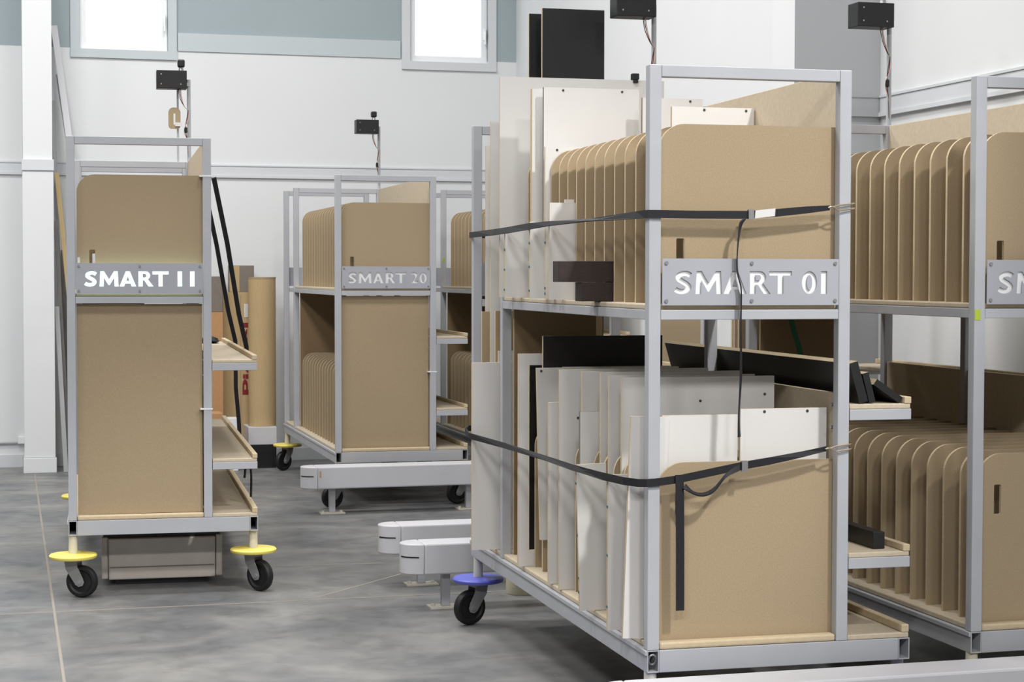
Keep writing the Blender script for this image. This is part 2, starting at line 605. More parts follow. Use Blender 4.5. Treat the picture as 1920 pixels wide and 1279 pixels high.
def sign(parent, text, lit):
    """text: list of (character, left edge in cap heights)"""
    loops = [rrect(0.043, 0.641, ZP0, ZP1, (0.002,) * 4, 2)]
    islands = []
    ch, sx = 0.073, 0.0785
    zb = 1.500
    for c, px in text:
        gs = glyph(c)
        pts = [[(0.082 + (px + q[0]) * sx, zb + q[1] * ch) for q in lp] for lp in gs]
        loops.append(pts[0])
        islands += pts[1:]
    mb = MB().slab(loops, -0.0045, -0.001)
    for i in islands:
        mb.slab([i], -0.0045, -0.001)
    pl = obj('sign_plate', mb.mesh('sign_plate', 'plate'), parent)
    bk = MB().box(0.05, 0.635, 0.003, 0.008, ZP0 + 0.006, ZP1 - 0.006)
    obj('letter_backing', bk.mesh('letter_backing', 'lit' if lit else 'diffuser'), pl)
    sm = cached('screw', lambda: MB().lathe([(0.0, 0.0), (0.006, 0.0), (0.006, 0.002), (0.003, 0.004), (0, 0.004)], 10, 'y', close=False).mesh('screw', 'metal', True))
    for x in (0.056, 0.342, 0.628):
        for z in (ZP0 + 0.014, ZP1 - 0.014):
            obj('screw', sm, pl, (x, -0.0087, z))
    return pl


def caster(cart, x, y, phi, guard):
    st = obj('caster_stem', cached('caster_stem', lambda: MB().lathe([(0.022, 0.19), (0.021, 0.25), (0.020, ZB)], 16, 'z').mesh('caster_stem', 'cream', True)), cart, (x, y, 0))
    obj('foot_guard', cached('guard_' + guard, lambda: MB().lathe([(0, 0.190), (0.108, 0.190), (0.113, 0.195), (0.114, 0.204), (0.108, 0.210), (0.03, 0.213), (0, 0.213)], 40, 'z', close=False).mesh('foot_guard', guard, True)), st)

    def fork():
        b = MB()
        b.lathe([(0.042, 0.176), (0.042, 0.189)], 20, 'z')
        b.box(-0.030, 0.030, -0.034, 0.034, 0.168, 0.178)
        for s in (-1, 1):
            lp = [(-0.030, 0.176), (-0.026, 0.14), (0.024, 0.066), (0.040, 0.056), (0.060, 0.062), (0.066, 0.078), (0.060, 0.098), (0.034, 0.150), (0.030, 0.176)]
            y0, y1 = (0.027, 0.032) if s > 0 else (-0.032, -0.027)
            b.slab([lp], y0, y1)
            b.lathe([(0.011, y1 if s > 0 else y0 - 0.006), (0.011, y1 + 0.006 if s > 0 else y0)], 10, 'y', (0.045, 0, 0.079))
        return b.mesh('fork', 'fork')
    obj('fork', cached('fork', fork), st, (0, 0, 0), phi)

    def wheel():
        p = [(0.0, -0.012), (0.018, -0.016), (0.05, -0.014), (0.058, -0.021), (0.070, -0.020), (0.0765, -0.012), (0.078, 0), (0.0765, 0.012), (0.070, 0.020), (0.058, 0.021), (0.05, 0.014), (0.018, 0.016), (0.0, 0.012)]
        return MB().lathe(p, 32, 'y', close=False).mesh('wheel', 'rubber', True)
    obj('wheel', cached('wheel', wheel), st, (0.045 * math.cos(phi), 0.045 * math.sin(phi), 0.0785), phi)


def shelf(cart, z):
    """outrigger tray on the right side; z is the underside of its front bar"""
    x0, x1 = Wd + 0.002, Et - 0.004
    tr = obj('shelf_tray', cached('tray%.2f' % z, lambda: MB().box(x0, x1, 0.002, D - 0.02, z + 0.036, z + 0.052).mesh('shelf_tray', 'mdf_pale')), cart, bevel=0.003)
    obj('shelf_lip', cached('slip%.2f' % z, lambda: MB().box(x1 - 0.022, x1 + 0.002, 0.0, D - 0.02, z + 0.0525, z + 0.074).mesh('shelf_lip', 'mdf_edge')), tr, bevel=0.002)
    for yy in (0.0, DM - T, D - T):
        obj('shelf_bar', cached('sbar%.2f%.2f' % (z, yy), lambda: MB().box(x0, x1 + 0.002, yy, yy + T, z, z + 0.0355).mesh('shelf_bar', 'steel')), tr, bevel=0.002)


def make_cart(label, pos, yaw, text, lit=False, guard='yellow', front_panel=False, swivel=(0, 0, 0, 0), sensor=True, ties=(), name='board_cart'):
    a = yaw - YAW
    cx, cy = pos[0] * math.cos(YAW) + pos[1] * math.sin(YAW), -pos[0] * math.sin(YAW) + pos[1] * math.cos(YAW)
    c = empty(name, (cx, cy, 0), a)
    tag(c, label, 'cart')

    def part(n, key, fn, m, bevel=0.0):
        return obj(n, cached(key, lambda: fn().mesh(n, m)), c, bevel=bevel)
    for i, x0 in enumerate((0.0, Et - T)):
        part('side_rail', 'rail%d' % i, lambda: tube_y(x0, x0 + T, 0, D, ZB, ZBT), 'steel', 0.0015)
    for i, y0 in enumerate((0.0, DM - T, D - T)):
        part('base_beam', 'bb%d' % i, lambda: MB().box(T + 0.0005, Et - T - 0.0005, y0, y0 + T, ZB, ZBT), 'steel', 0.002)
        for j, x0 in enumerate((0.0, Wd - T)):
            part('post', 'post%d%d' % (i, j), lambda: MB().box(x0, x0 + T, y0, y0 + T, ZBT + 0.0005, ZTOP), 'steel', 0.003)
        part('top_beam', 'tb%d' % i, lambda: MB().box(T + 0.0005, Wd - T - 0.0005, y0 + 0.001, y0 + T - 0.001, ZTOP - 0.038, ZTOP - 0.001), 'steel', 0.002)
        part('deck_beam', 'db%d' % i, lambda: MB().box(T + 0.0005, Wd - T - 0.0005, y0 + 0.001, y0 + T - 0.001, ZS0, ZS1), 'steel', 0.002)
    part('brace_post', 'bp', lambda: MB().box(Wd - T, Wd, 1.21, 1.25, ZBT + 0.0005, ZS0 - 0.0005), 'steel', 0.003)
    for j, x0 in enumerate((0.0, Wd - T)):
        part('deck_rail', 'dr%d' % j, lambda: MB().box(x0 + 0.001, x0 + T - 0.001, T + 0.0005, DM - T - 0.0005, ZS0, ZS1), 'steel', 0.002)
    # decks
    part('lower_deck', 'ld', lambda: MB().box(0.008, Wd - 0.03, T + 0.001, D - T - 0.001, ZBT + 0.001, LOWER), 'mdf_pale', 0.004)
    part('upper_deck', 'ud', lambda: MB().box(0.006, Wd - 0.03, T + 0.001, DM - T - 0.001, ZS1 + 0.001, UPPER), 'mdf_pale', 0.004)
    part('deck_lip', 'dl', lambda: MB().box(T + 0.002, Wd - T - 0.002, 0.002, T + 0.0005, ZBT + 0.001, LOWER + 0.004), 'mdf_edge', 0.006)
    part('deck_lip', 'dl2', lambda: MB().box(T + 0.002, Wd - T - 0.002, 0.016, T + 0.0005, ZS1 + 0.001, UPPER - 0.002), 'mdf_edge', 0.005)
    part('outer_deck', 'od', lambda: MB().box(Wd + 0.001, Et - 0.003, 0.002, D - 0.01, ZBT + 0.001, LOWER - 0.002), 'mdf_pale', 0.003)
    part('outer_lip', 'ol', lambda: MB().box(Et - 0.028, Et - 0.002, 0.002, D - 0.01, LOWER - 0.0015, LOWER + 0.024), 'mdf_edge', 0.003)
    # closed right flank, back board of the lower bay
    part('side_panel', 'spu', lambda: MB().box(0.656, 0.672, T + 0.002, DM - T - 0.002, UPPER + 0.001, ZTOP - 0.002), ['mdf_pale'], 0.002)
    part('side_panel', 'spl', lambda: MB().box(0.6555, 0.6715, T + 0.002, DM - T - 0.002, LOWER + 0.001, 1.177), ['mdf_pale'], 0.002)
    part('back_panel', 'bpl', lambda: MB().slab([rrect(0.045, 0.40, LOWER + 0.001, ZS0 - 0.002)], DM - 0.062, DM - 0.046, 0, 1), ['back', 'mdf_edge'])
    # upright slot boards
    for k in range(17):
        y = Y0 + PITCH * k
        if y > DM - 0.07:
            break
        obj('divider', cached('divU', lambda: divider_mesh(False)), c, (0, y, UPPER + 0.0005))
        if not (front_panel and k == 0):
            obj('divider', cached('divL', lambda: divider_mesh(True)), c, (0, y, LOWER + 0.0005))
    if front_panel:
        part('front_panel', 'fp', lambda: MB().slab([rrect(0.046, 0.640, LOWER + 0.005, ZS0 - 0.004)], 0.042, 0.058, 0, 1), ['mdf', 'mdf_edge'])
    bolt = cached('bolt', lambda: MB().lathe([(0.0, -0.016), (0.006, -0.015), (0.0065, -0.006), (0.010, -0.005), (0.010, 0)], 10, 'x', close=False).mesh('bolt', 'metal', True))
    for z in (1.065, 1.139):
        obj('bolt', bolt, c, (0.6555, 0.050, z))
    for z in ties:
        part('cable_tie', 'tie%.1f' % z, lambda: MB().box(Wd - T - 0.016, Wd + 0.004, -0.002, T + 0.004, z, z + 0.006), 'pvc')
    part('rail_flange', 'flange', lambda: MB().box(-0.007, -0.0003, 0.0, D, ZBT - 0.016, ZBT), 'steel', 0.002)
    shelf(c, 1.09)
    shelf(c, 0.606)
    if text is not None:
        sign(c, text, lit)
    rear = MB().box(0.043, 0.641, D - 0.002, D + 0.003, ZP0, ZP1)
    obj('rear_plate', cached('rear_plate', lambda: rear.mesh('rear_plate', 'plate')), c)
    for (x, y), s in zip(((0.02, 0.03), (Et - 0.02, 0.05), (0.02, D - 0.05), (Et - 0.02, D - 0.05)), swivel):
        caster(c, x, y, R(s), guard)
    if sensor:
        po = obj('sensor_pole', cached('pole', lambda: MB().lathe([(0.011, ZTOP + 0.0005), (0.011, 2.70)], 12, 'z', (0.664, DM - 0.02, 0)).mesh('sensor_pole', 'steel', True)), c)

        def sbox():
            return MB().box(0.476, 0.650, DM - 0.095, DM + 0.005, 2.640, 2.745).mesh('sensor_box', 'black')
        sb = obj('sensor_box', cached('sbox', sbox), c, bevel=0.003)
        obj('bracket', cached('sbr', lambda: MB().box(0.6505, 0.668, DM - 0.035, DM - 0.005, 2.66, 2.68).mesh('bracket', 'metal')), sb)
        obj('camera_head', cached('shead', lambda: MB().box(0.598, 0.640, DM - 0.07, DM - 0.02, 2.768, 2.812).mesh('camera_head', 'black')), sb, bevel=0.008)
        obj('camera_foot', cached('sfoot', lambda: MB().lathe([(0.016, 2.7455), (0.012, 2.768)], 12, 'z', (0.619, DM - 0.045, 0)).mesh('camera_foot', 'metal')), sb)
        for i, (m, off) in enumerate((('black', 0.0), ('redwire', 0.006), ('cream', 0.011))):
            pts = catmull([(0.605 + off, DM - 0.05, 2.642), (0.612 + off, DM - 0.06, 2.585), (0.640, DM - 0.05 - off, 2.535), (0.660, DM - 0.038, 2.52),
                           (0.648 + off, DM - 0.040, 2.46), (0.645 - off, DM - 0.042, 2.40), (0.655, DM - 0.036, 2.33), (0.660, DM - 0.034, 2.25)], 5)
            obj('cable', cached('cab%d' % i, lambda: MB().tube(pts, 0.0019, 6).mesh('cable', m, True)), sb)
        obj('ferrite', cached('fer', lambda: MB().lathe([(0.004, 2.385), (0.009, 2.390), (0.009, 2.415), (0.004, 2.42)], 10, 'z', (0.645, DM - 0.044, 0)).mesh('ferrite', 'black', True)), sb)
        vs = cached('vs', lambda: MB().lathe([(0.004, 0), (0.004, 0.002)], 8, 'y').mesh('box_screw', 'metal'))
        for x, z in ((0.503, 2.665), (0.503, 2.722), (0.615, 2.665)):
            obj('box_screw', vs, sb, (x, DM - 0.0975, z))
    return c


P01 = ((0.42885, 5.72026), 0.24712)
P20 = ((-1.17096, 12.09603), 0.26185)
P11 = ((-2.12877, 8.71721), 0.21836)
P02 = ((1.52953, 6.02969), 0.26676)
P21 = ((P20[0][0] + 1.155 * math.cos(0.2618), P20[0][1] + 1.155 * math.sin(0.2618)), 0.2618)
WORD = [('S', 0), ('M', 0.905), ('A', 2.10), ('R', 3.24), ('T', 4.08)]
c01 = make_cart('grey steel board cart with SMART 01 sign, strapped and loaded with white panels', *P01, WORD + [('0', 5.50), ('I', 6.34)], guard='blue', swivel=(200, 190, 200, 200))
c20 = make_cart('grey steel board cart with SMART 20 sign in the back row', *P20, WORD + [('2', 5.42), ('0', 6.17)], front_panel=True, ties=(0.90,), swivel=(200, 190, 215, 200))
c11 = make_cart('grey steel board cart with glowing SMART 11 sign, standing over a floor robot', *P11, WORD + [('I', 5.60), ('I', 6.36)], lit=True, front_panel=True, ties=(0.90, 2.032), swivel=(-22, -48, -20, 200))
c02 = make_cart('grey steel board cart cut off by the right picture edge, full of brown boards', *P02, WORD, swivel=(200, 190, 200, 200))
c21 = make_cart('grey steel board cart half hidden between SMART 20 and the strapped cart', *P21, None, swivel=(200, 190, 200, 200))


def frame_of(c):
    return Matrix.Translation(c.location) @ Matrix.Rotation(c.rotation_euler.z, 4, 'Z')


def on_cart(cart, name, mb, mats, base, label, cat, group=None, bevel=0.0, smooth=False, tilt=None):
    """a thing that stands in a cart: mb is in cart coordinates, base its foot point there"""
    mb.v = [(p[0] - base[0], p[1] - base[1], p[2] - base[2]) for p in mb.v]
    o = obj(name, mb.mesh(name, mats, smooth), None, frame_of(cart) @ Vector(base), cart.rotation_euler.z, bevel)
    if tilt:
        o.rotation_euler = (tilt[0], tilt[1], cart.rotation_euler.z)
    tag(o, label, cat, group)
    return o


def panel(x0, x1, y, z0, z1, label, m='white', t=0.016, name='white_board', tilt=None, cart=None, outline=None, plugs=(), holes=(), cat='board', group=None, edge='mdf_edge'):
    lp = outline or [rrect(x0, x1, z0, z1)]
    o = on_cart(cart or c01, name, MB().slab(lp, y, y + t, 0, 1), [m, edge], ((x0 + x1) / 2, y + t / 2, z0), label, cat, group, tilt=tilt)
    bx, by, bz = (x0 + x1) / 2, y + t / 2, z0
    if plugs:       # teal dowel plugs on the left edge
        me = cached('plug', lambda: MB().lathe([(0.0045, 0), (0.0045, 0.003)], 8, 'x').mesh('dowel_plug', 'teal'))
        for z in plugs:
            obj('dowel_plug', me, o, (x0 - bx - 0.003, 0, z - bz))
    if holes:
        me = cached('phole', lambda: MB().lathe([(0.005, 0), (0.005, 0.0016)], 8, 'y').mesh('screw_hole', 'hole'))
        for x, z in holes:
            obj('screw_hole', me, o, (x - bx, -t / 2 - 0.0016, z - bz))
    return o


# ---------------------------------------------------------------- load of the strapped cart, lower deck
L0, U0 = LOWER + 0.001, UPPER + 0.001
GG = 'grey-white panels in the lower slots of SMART 01'
panel(-0.054, 0.072, 0.085, L0 + 0.0028, 1.108, 'narrow bright white panel leaning beside the near left post of SMART 01', tilt=(0, 0.036, 0), t=0.014)
panel(0.084, 0.342, 0.110, L0, 1.108, 'white panel left of the hanging strap, behind the lower front board of SMART 01')
panel(0.347, 0.648, 0.098, L0, 1.126, 'white panel right of the hanging strap with two screw holes along its top', holes=((0.43, 1.116), (0.58, 1.116)), t=0.014)
panel(-0.053, 0.030, 0.250, L0, 0.905, 'narrow pale panel with teal plugs, second from the near post of SMART 01', plugs=(0.47, 0.64, 0.80))
panel(0.050, 0.600, 0.430, L0, 1.213, 'grey-white panel in SMART 01 lower deck, foremost of the tall row', holes=((0.565, 1.15), (0.33, 1.13)))
panel(0.045, 0.580, 0.560, L0, 1.212, 'grey-white panel in SMART 01 lower deck, second of the tall row')
panel(-0.046, 0.062, 0.600, L0 + 0.002, 0.905, 'short white panel leaning outward with teal plugs, crossed by the lower strap', plugs=(0.46, 0.51, 0.66, 0.84), tilt=(0, -0.03, 0), t=0.012)
panel(0.052, 0.580, 0.680, L0, 1.218, 'grey-white panel in SMART 01 lower deck, third of the tall row')
panel(0.007, 0.110, 0.785, L0, 1.072, 'mid-height grey panel with a dark hole, above the short leaning panel', holes=((0.085, 1.058),), edge='cardgrey')
panel(0.042, 0.120, 0.880, L0, 1.210, 'slim upright panel with a tan edge standing behind the mid-height grey panel')
panel(0.000, 0.580, 1.030, L0, 1.210, 'grey-white panel in SMART 01 lower deck, fourth of the tall row', holes=((0.07, 1.03),))
panel(-0.006, 0.118, 1.160, L0, 1.080, 'pale panel with a tan left edge in the middle of SMART 01 lower deck', holes=((0.1, 1.07),))
panel(0, 0.58, 1.362, L0, 1.199, 'grey panel notched at its lower left corner beside the white frame', outline=[[(0.05, L0), (0.58, L0), (0.58, 1.199), (0.0, 1.199), (0.016, 0.53), (0.05, 0.53)]], holes=((0.018, 1.187),))
panel(0.134, 0.58, 1.460, L0, 1.197, 'grey-white panel right in front of the tall black board')
panel(0.070, 0.567, 1.525, L0, 1.317, 'tall black board with a tan left edge in SMART 01 lower deck', m='black', name='black_board', cat='board')
panel(-0.015, 0.30, 1.585, L0, 1.245, 'grey-white open frame showing black through its gap', outline=[rrect(-0.015, 0.30, L0, 1.245), rrect(0.026, 0.26, 0.457, 1.199)], name='frame_board')
panel(0.040, 0.50, 1.625, L0, 1.203, 'black board seen through the gap of the white frame', m='black', name='black_board', cat='board')
panel(-0.098, 0.22, 2.050, L0, 1.188, 'broad white panel at the far end of SMART 01, over the blue foot guard', t=0.018)
panel(0.022, 0.50, 2.130, L0, 1.405, 'brown board behind the broad white panel at the far end', m='mdf', name='brown_board', cat='board')
panel(0.028, 0.20, 2.100, L0, 1.235, 'small pale panel peeking over the broad white panel', t=0.014)
panel(-0.012, 0.24, 2.235, L0, 1.40, 'brown board nearest the far left post of SMART 01', m='mdf', name='brown_board', cat='board')

# upper deck
panel(-0.050, 0.650, 1.760, U0, 2.362, 'large bright white sheet standing tallest in the upper deck of SMART 01', t=0.012)
panel(0.042, 0.430, 1.420, U0, 2.288, edge='cardgrey', label= 'tall white panel with a painted shade seam, over the row of brown upper boards', holes=((0.12, 2.277), (0.36, 2.277)))  # dark edge colour stands for the shadow in the gap
panel(0.012, 0.10, 1.482, U0, 2.288, 'slim white panel beside the painted shade seam, edge to the camera', t=0.03)
panel(0.405, 0.652, 1.300, U0, 2.245, edge='cardgrey', label= 'white panel stepped lower to the right of the painted shade seam', holes=((0.45, 2.235), (0.60, 2.235)))  # edge coloured dark here too, as shade between the panels
panel(0.338, 0.650, 0.760, U0, 2.162, 'small white panel peeking over the front brown board of SMART 01', holes=((0.46, 2.152), (0.62, 2.152)))
panel(0.028, 0.20, 1.345, U0, 2.052, 'low white panel with a single screw hole behind the first curved brown boards', holes=((0.075, 2.04),))
panel(-0.062, 0.038, 1.620, U0, 1.735, 'short white panel under the strap at the far end of the upper deck', plugs=(1.50, 1.58, 1.66))
panel(-0.062, 0.008, 1.230, U0, 1.760, 'short white panel under the strap, second from the far end', plugs=(1.50, 1.59, 1.68))
panel(-0.030, 0.016, 1.120, U0, 1.770, 'narrow white strip with teal plugs beside the dark brown blocks', plugs=(1.49, 1.51, 1.68))
wp = panel(-0.046, 0.118, 1.010, U0, 1.824, 'white panel with two small tabs on top, above the dark brown blocks', t=0.012)
for x in (0.03, 0.105):
    obj('tab', cached('tab', lambda: MB().box(-0.017, 0.017, -0.004, 0.004, 0, 0.012).mesh('tab', 'white')), wp, (x - 0.036, 0.0, 1.8245 - U0))
on_cart(c01, 'dark_block', MB().box(-0.062, 0.22, 0.542, 0.618, U0, 1.5345), 'darkwood', (0.09, 0.58, U0), 'lower dark brown wood block on the upper deck of SMART 01', 'block', bevel=0.002)
on_cart(c01, 'dark_block', MB().box(-0.142, 0.24, 0.542, 0.618, 1.5355, 1.607), 'darkwood', (0.05, 0.58, 1.5355), 'upper dark brown wood block overhanging the deck edge of SMART 01', 'block', bevel=0.002)
# rear bay boards standing above the frame
panel(0.222, 0.50, 2.335, L0, 2.704, 'hindmost black board rising above the white sheet', m='black', name='black_board', cat='board')
panel(0.250, 0.530, 2.215, L0, 2.712, 'wide black board with a tan left edge rising above the white sheet', m='black', name='black_board', cat='board')
panel(0.013, 0.20, 2.180, L0, 2.215, 'tall pale panel in the far bay left of the large white sheet', t=0.014)
panel(0.02, 0.25, 2.30, L0, 2.12, 'slightly lower pale panel in the far bay behind another', t=0.014)
on_cart(c01, 'black_clip', MB().box(0.510, 0.540, 1.752, 1.780, 2.364, 2.390).box(0.514, 0.536, 1.752, 1.759, 2.350, 2.364), 'black', (0.525, 1.766, 2.364), 'small square black clip on top of the large white sheet', 'clip', bevel=0.003)

# long black boards on the outer shelf
ST = 1.09 + 0.0525


def leaning_board(x0, lean, w, t, y0, y1, label):
    """long board resting on a long edge, its top leaning left by lean (radians)"""
    b = MB().box(0, t, y0, y1, 0, w)
    lo = min(0, 0)
    rot = Matrix.Rotation(-lean, 3, 'Y')
    b.v = [tuple(rot @ Vector(p)) for p in b.v]
    mz = min(p[2] for p in b.v)
    b.v = [(p[0] + x0, p[1], p[2] - mz + ST + 0.0005) for p in b.v]
    b.mi = [1 if i in (1, 2) and i == 1 else 0 for i in range(6)]
    return on_cart(c01, 'black_board', b, ['black', 'mdf_edge'], (x0, y0, ST + 0.0005), label, 'board')


leaning_board(0.726, 0.28, 0.136, 0.030, 0.012, 1.85, 'steepest of three black boards on the upper outer shelf of SMART 01')
leaning_board(0.764, 0.26, 0.100, 0.022, 0.020, 0.70, 'middle one of three black boards on the upper outer shelf')
leaning_board(0.866, 0.98, 0.110, 0.022, 0.014, 0.60, 'flattest of three black boards on the upper outer shelf')
on_cart(c01, 'black_block', MB().box(0.800, 0.842, 0.06, 0.95, 0.659, 0.715), 'black', (0.82, 0.06, 0.659), 'long black block lying on the lower outer shelf of SMART 01', 'block', bevel=0.002)

# ---------------------------------------------------------------- straps
HW = 0.0125


def strap(name, pts, wid, label, cat='strap', cart=c01):
    b = MB().ribbon(pts, wid)
    return on_cart(cart, name, b, 'strap', pts[0], label, cat)


def dense(pts, wid, n=6):
    q = catmull([tuple(p) + tuple(w) for p, w in zip(pts, wid)], n)
    return [p[:3] for p in q], [p[3:] for p in q]


up = (0, 0, HW)
p1 = [(0.30, DM + 0.545, 1.735), (-0.008, DM + 0.545, 1.735), (-0.012, 2.47, 1.735), (-0.03, 2.30, 1.734), (-0.072, 1.78, 1.732), (-0.070, 1.55, 1.735), (-0.070, 1.22, 1.742), (-0.056, 1.00, 1.746)]
w1 = [up, up, up, up, (0.004, 0, HW), (0.005, 0, HW), (0.003, 0, HW), (0.004, 0, 0.009)]
p2 = [(-0.035, 0.55, 1.747), (-0.012, 0.10, 1.750), (-0.006, 0.02, 1.751), (-0.005, -0.006, 1.751), (0.02, -0.008, 1.751)]
w2 = [(0.009, 0, 0.004), (-0.003, 0, -0.012), (0, 0, -HW), (0, 0, -HW), (0, 0, -HW)]
w2 = [(0.009, 0, 0.004), (0.003, 0, 0.012), up, up, up]
p3 = [(0.16, -0.008, 1.750), (0.32, -0.010, 1.751), (0.42, -0.012, 1.758), (0.52, -0.012, 1.768), (0.605, -0.010, 1.776)]
w3 = [up, up, (0, 0, HW), (0, 0, 0.0115), (0, 0, 0.008)]
s1 = strap('lashing_strap', p1 + p2 + p3, w1 + w2 + w3, 'black lashing strap around the upper load of SMART 01')
F01 = frame_of(c01)


def strap_part(s, base, name, mb, m, smooth=False):
    mb.v = [(p[0] - base[0], p[1] - base[1], p[2] - base[2]) for p in mb.v]
    return obj(name, mb.mesh(name, m, smooth), s)


b0 = p1[0]
strap_part(s1, b0, 'buckle', MB().box(0.325, 0.343, -0.020, -0.006, 1.737, 1.768), 'metal')
lab = MB()
lab.ribbon([(0.348, -0.0155, 1.7525), (0.415, -0.0175, 1.760)], [(0.001, 0, 0.0125), (0.001, 0, 0.0125)], 0.0012)
strap_part(s1, b0, 'label_tag', lab, 'white')
hk = [(0.600, -0.012, 1.776), (0.615, -0.016, 1.779), (0.635, -0.012, 1.784), (0.66, -0.010, 1.787), (0.690, -0.006, 1.790), (0.698, 0.010, 1.792), (0.700, 0.03, 1.792)]
strap_part(s1, b0, 'hook', MB().tube(catmull(hk, 4), 0.0028, 8), 'brass', True)
strap_part(s1, b0, 'hook', MB().tube(catmull([(q[0], q[1] - 0.001, q[2] - 0.016 if i > 1 else q[2]) for i, q in enumerate(hk)], 4), 0.0028, 8), 'brass', True)
tp = [(0.318, -0.012, 1.742), (0.300, -0.016, 1.722), (0.292, -0.018, 1.680), (0.288, -0.016, 1.610), (0.291, -0.017, 1.560), (0.302, -0.018, 1.510), (0.302, -0.016, 1.40), (0.304, -0.014, 1.25), (0.299, -0.012, 1.12), (0.301, -0.010, 1.045)]
tw = [(0.011, 0, 0.004), (0.006, 0.004, 0), (0.005, 0.010, 0), (0.004, 0.011, 0), (0.004, 0.011, 0), (0.004, 0.011, 0), (0.005, 0.011, 0), (0.006, 0.010, 0), (0.005, 0.010, 0), (0.007, 0.009, 0)]
tq = dense(tp, tw)
strap_part(s1, b0, 'strap_tail', MB().ribbon(*tq), 'strap')

q1 = [(0.30, 2.52, 0.87), (-0.012, 2.50, 0.872), (-0.060, 2.35, 0.874), (-0.1045, 2.08, 0.877), (-0.105, 2.03, 0.878), (-0.085, 1.55, 0.884), (-0.070, 0.95, 0.890), (-0.072, 0.62, 0.893),
      (-0.066, 0.27, 0.899), (-0.052, 0.09, 0.903), (-0.030, 0.01, 0.905), (-0.006, -0.006, 0.906), (0.02, -0.008, 0.907), (0.10, -0.010, 0.916), (0.20, -0.012, 0.934), (0.30, -0.014, 0.952), (0.40, -0.014, 0.966), (0.52, -0.012, 0.986), (0.60, -0.008, 1.001)]
v1 = [up, up, up, up, up, (0.004, 0, 0.010), (0.006, 0, 0.007), (0.005, 0, 0.009)] + [up] * 8 + [(0, 0, 0.012), (0, 0.003, 0.009), (0, 0, 0.008)]
s2 = strap('lashing_strap', q1, v1, 'black lashing strap around the lower load of SMART 01')
b0 = q1[0]
strap_part(s2, b0, 'buckle', MB().box(0.306, 0.326, -0.024, -0.008, 0.936, 0.970), 'metal')
hk2 = [(q[0] - 0.004, q[1], q[2] - 0.776) for q in hk]
strap_part(s2, b0, 'hook', MB().tube(catmull(hk2, 4), 0.0028, 8), 'brass', True)
strap_part(s2, b0, 'hook', MB().tube(catmull([(q[0], q[1] - 0.001, q[2] - 0.016 if i > 1 else q[2]) for i, q in enumerate(hk2)], 4), 0.0028, 8), 'brass', True)
tl = [(0.300, -0.016, 0.948), (0.255, -0.018, 0.925), (0.215, -0.024, 0.884), (0.180, -0.028, 0.868), (0.145, -0.028, 0.872), (0.112, -0.024, 0.895)]
tw = [(0, 0.002, 0.010), (0.004, 0.004, 0.008), (0.003, 0.010, 0.004), (0, 0.011, 0.003), (0, 0.010, 0.004), (0.006, 0.004, 0.006)]
strap_part(s2, b0, 'strap_tail', MB().ribbon(*dense(tl, tw)), 'strap')
strap_part(s2, b0, 'strap_tail', MB().ribbon([(0.098, -0.017, 0.930), (0.100, -0.019, 0.86), (0.101, -0.020, 0.70), (0.102, -0.019, 0.56), (0.1025, -0.018, 0.500)], [(0.0135, 0, 0)] * 5), 'strap')

# screw eye in the open rail end of SMART 01
eye = MB().tube([(0.018 + 0.012 * math.cos(a), 0.004 - 0.004 * math.sin(a), 0.343 + 0.016 * math.sin(a)) for a in [i * 2 * math.pi / 16 for i in range(17)]], 0.0035, 8)
obj('rail_eye', eye.mesh('rail_eye', 'metal', True), c01)

# cart 11: two straps down to the outer shelf, hanging ends, a crumpled black strap heap, tag on the sensor pole
for pts, lb in (([(0.700, 0.05, 2.03), (0.78, 0.32, 1.72), (0.86, 0.64, 1.35), (0.912, 0.82, 1.168), (0.914, 0.83, 1.10)], 'longer of two taut black straps from the post of SMART 11 to its shelf'),
                ([(0.700, 0.95, 2.03), (0.78, 1.22, 1.72), (0.86, 1.50, 1.35), (0.912, 1.68, 1.168), (0.914, 1.69, 0.90), (0.93, 1.70, 0.72), (0.935, 1.69, 0.60)], 'further of two taut black straps behind the post of SMART 11')):
    on_cart(c11, 'lashing_strap', MB().ribbon(pts, [(0.011, 0.004, 0.004)] * len(pts)), 'strap', pts[0], lb, 'strap')
for pts, lb in (([(0.884, 0.56, 0.605), (0.884, 0.56, 0.545), (0.880, 0.56, 0.50)], 'short black cord end hanging under the middle shelf of SMART 11'),
                ([(0.892, 0.32, 0.605), (0.896, 0.31, 0.53), (0.894, 0.315, 0.43)], 'black cord hanging under the shelf corner of SMART 11')):
    on_cart(c11, 'hanging_cord', MB().tube(catmull(pts, 4), 0.006, 6), 'strap', pts[0], lb, 'cord', smooth=True)
heap = MB()
bmh = bmesh.new()
bmesh.ops.create_icosphere(bmh, subdivisions=3, radius=1.0)
for v in bmh.verts:
    k = 1 + 0.18 * math.sin(5 * v.co.x + 2) * math.cos(4 * v.co.y) + 0.12 * math.sin(9 * v.co.z + 3 * v.co.x)
    v.co = Vector((v.co.x * 0.055 * k + 0.79, v.co.y * 0.11 * k + 2.20, max(0.0, 0.014 + v.co.z * 0.026 * k) + ST + 0.0005))
heap.v = [tuple(v.co) for v in bmh.verts]
heap.f = [[v.index for v in f.verts] for f in bmh.faces]
heap.mi = [0] * len(heap.f)
bmh.free()
on_cart(c11, 'strap_bundle', heap, 'strap', (0.79, 2.20, ST + 0.0005), 'crumpled black strap bundle on the upper shelf of SMART 11', 'bundle', smooth=True)
tagm = MB().slab([rrect(0.545, 0.615, 2.41, 2.535, (0.02, 0.02, 0.03, 0.03), 5), rrect(0.575, 0.585, 2.435, 2.50)], 1.925, 1.935, 0, 1)
tg = obj('pole_tag', tagm.mesh('pole_tag', ['mdf', 'mdf_edge']), c11)
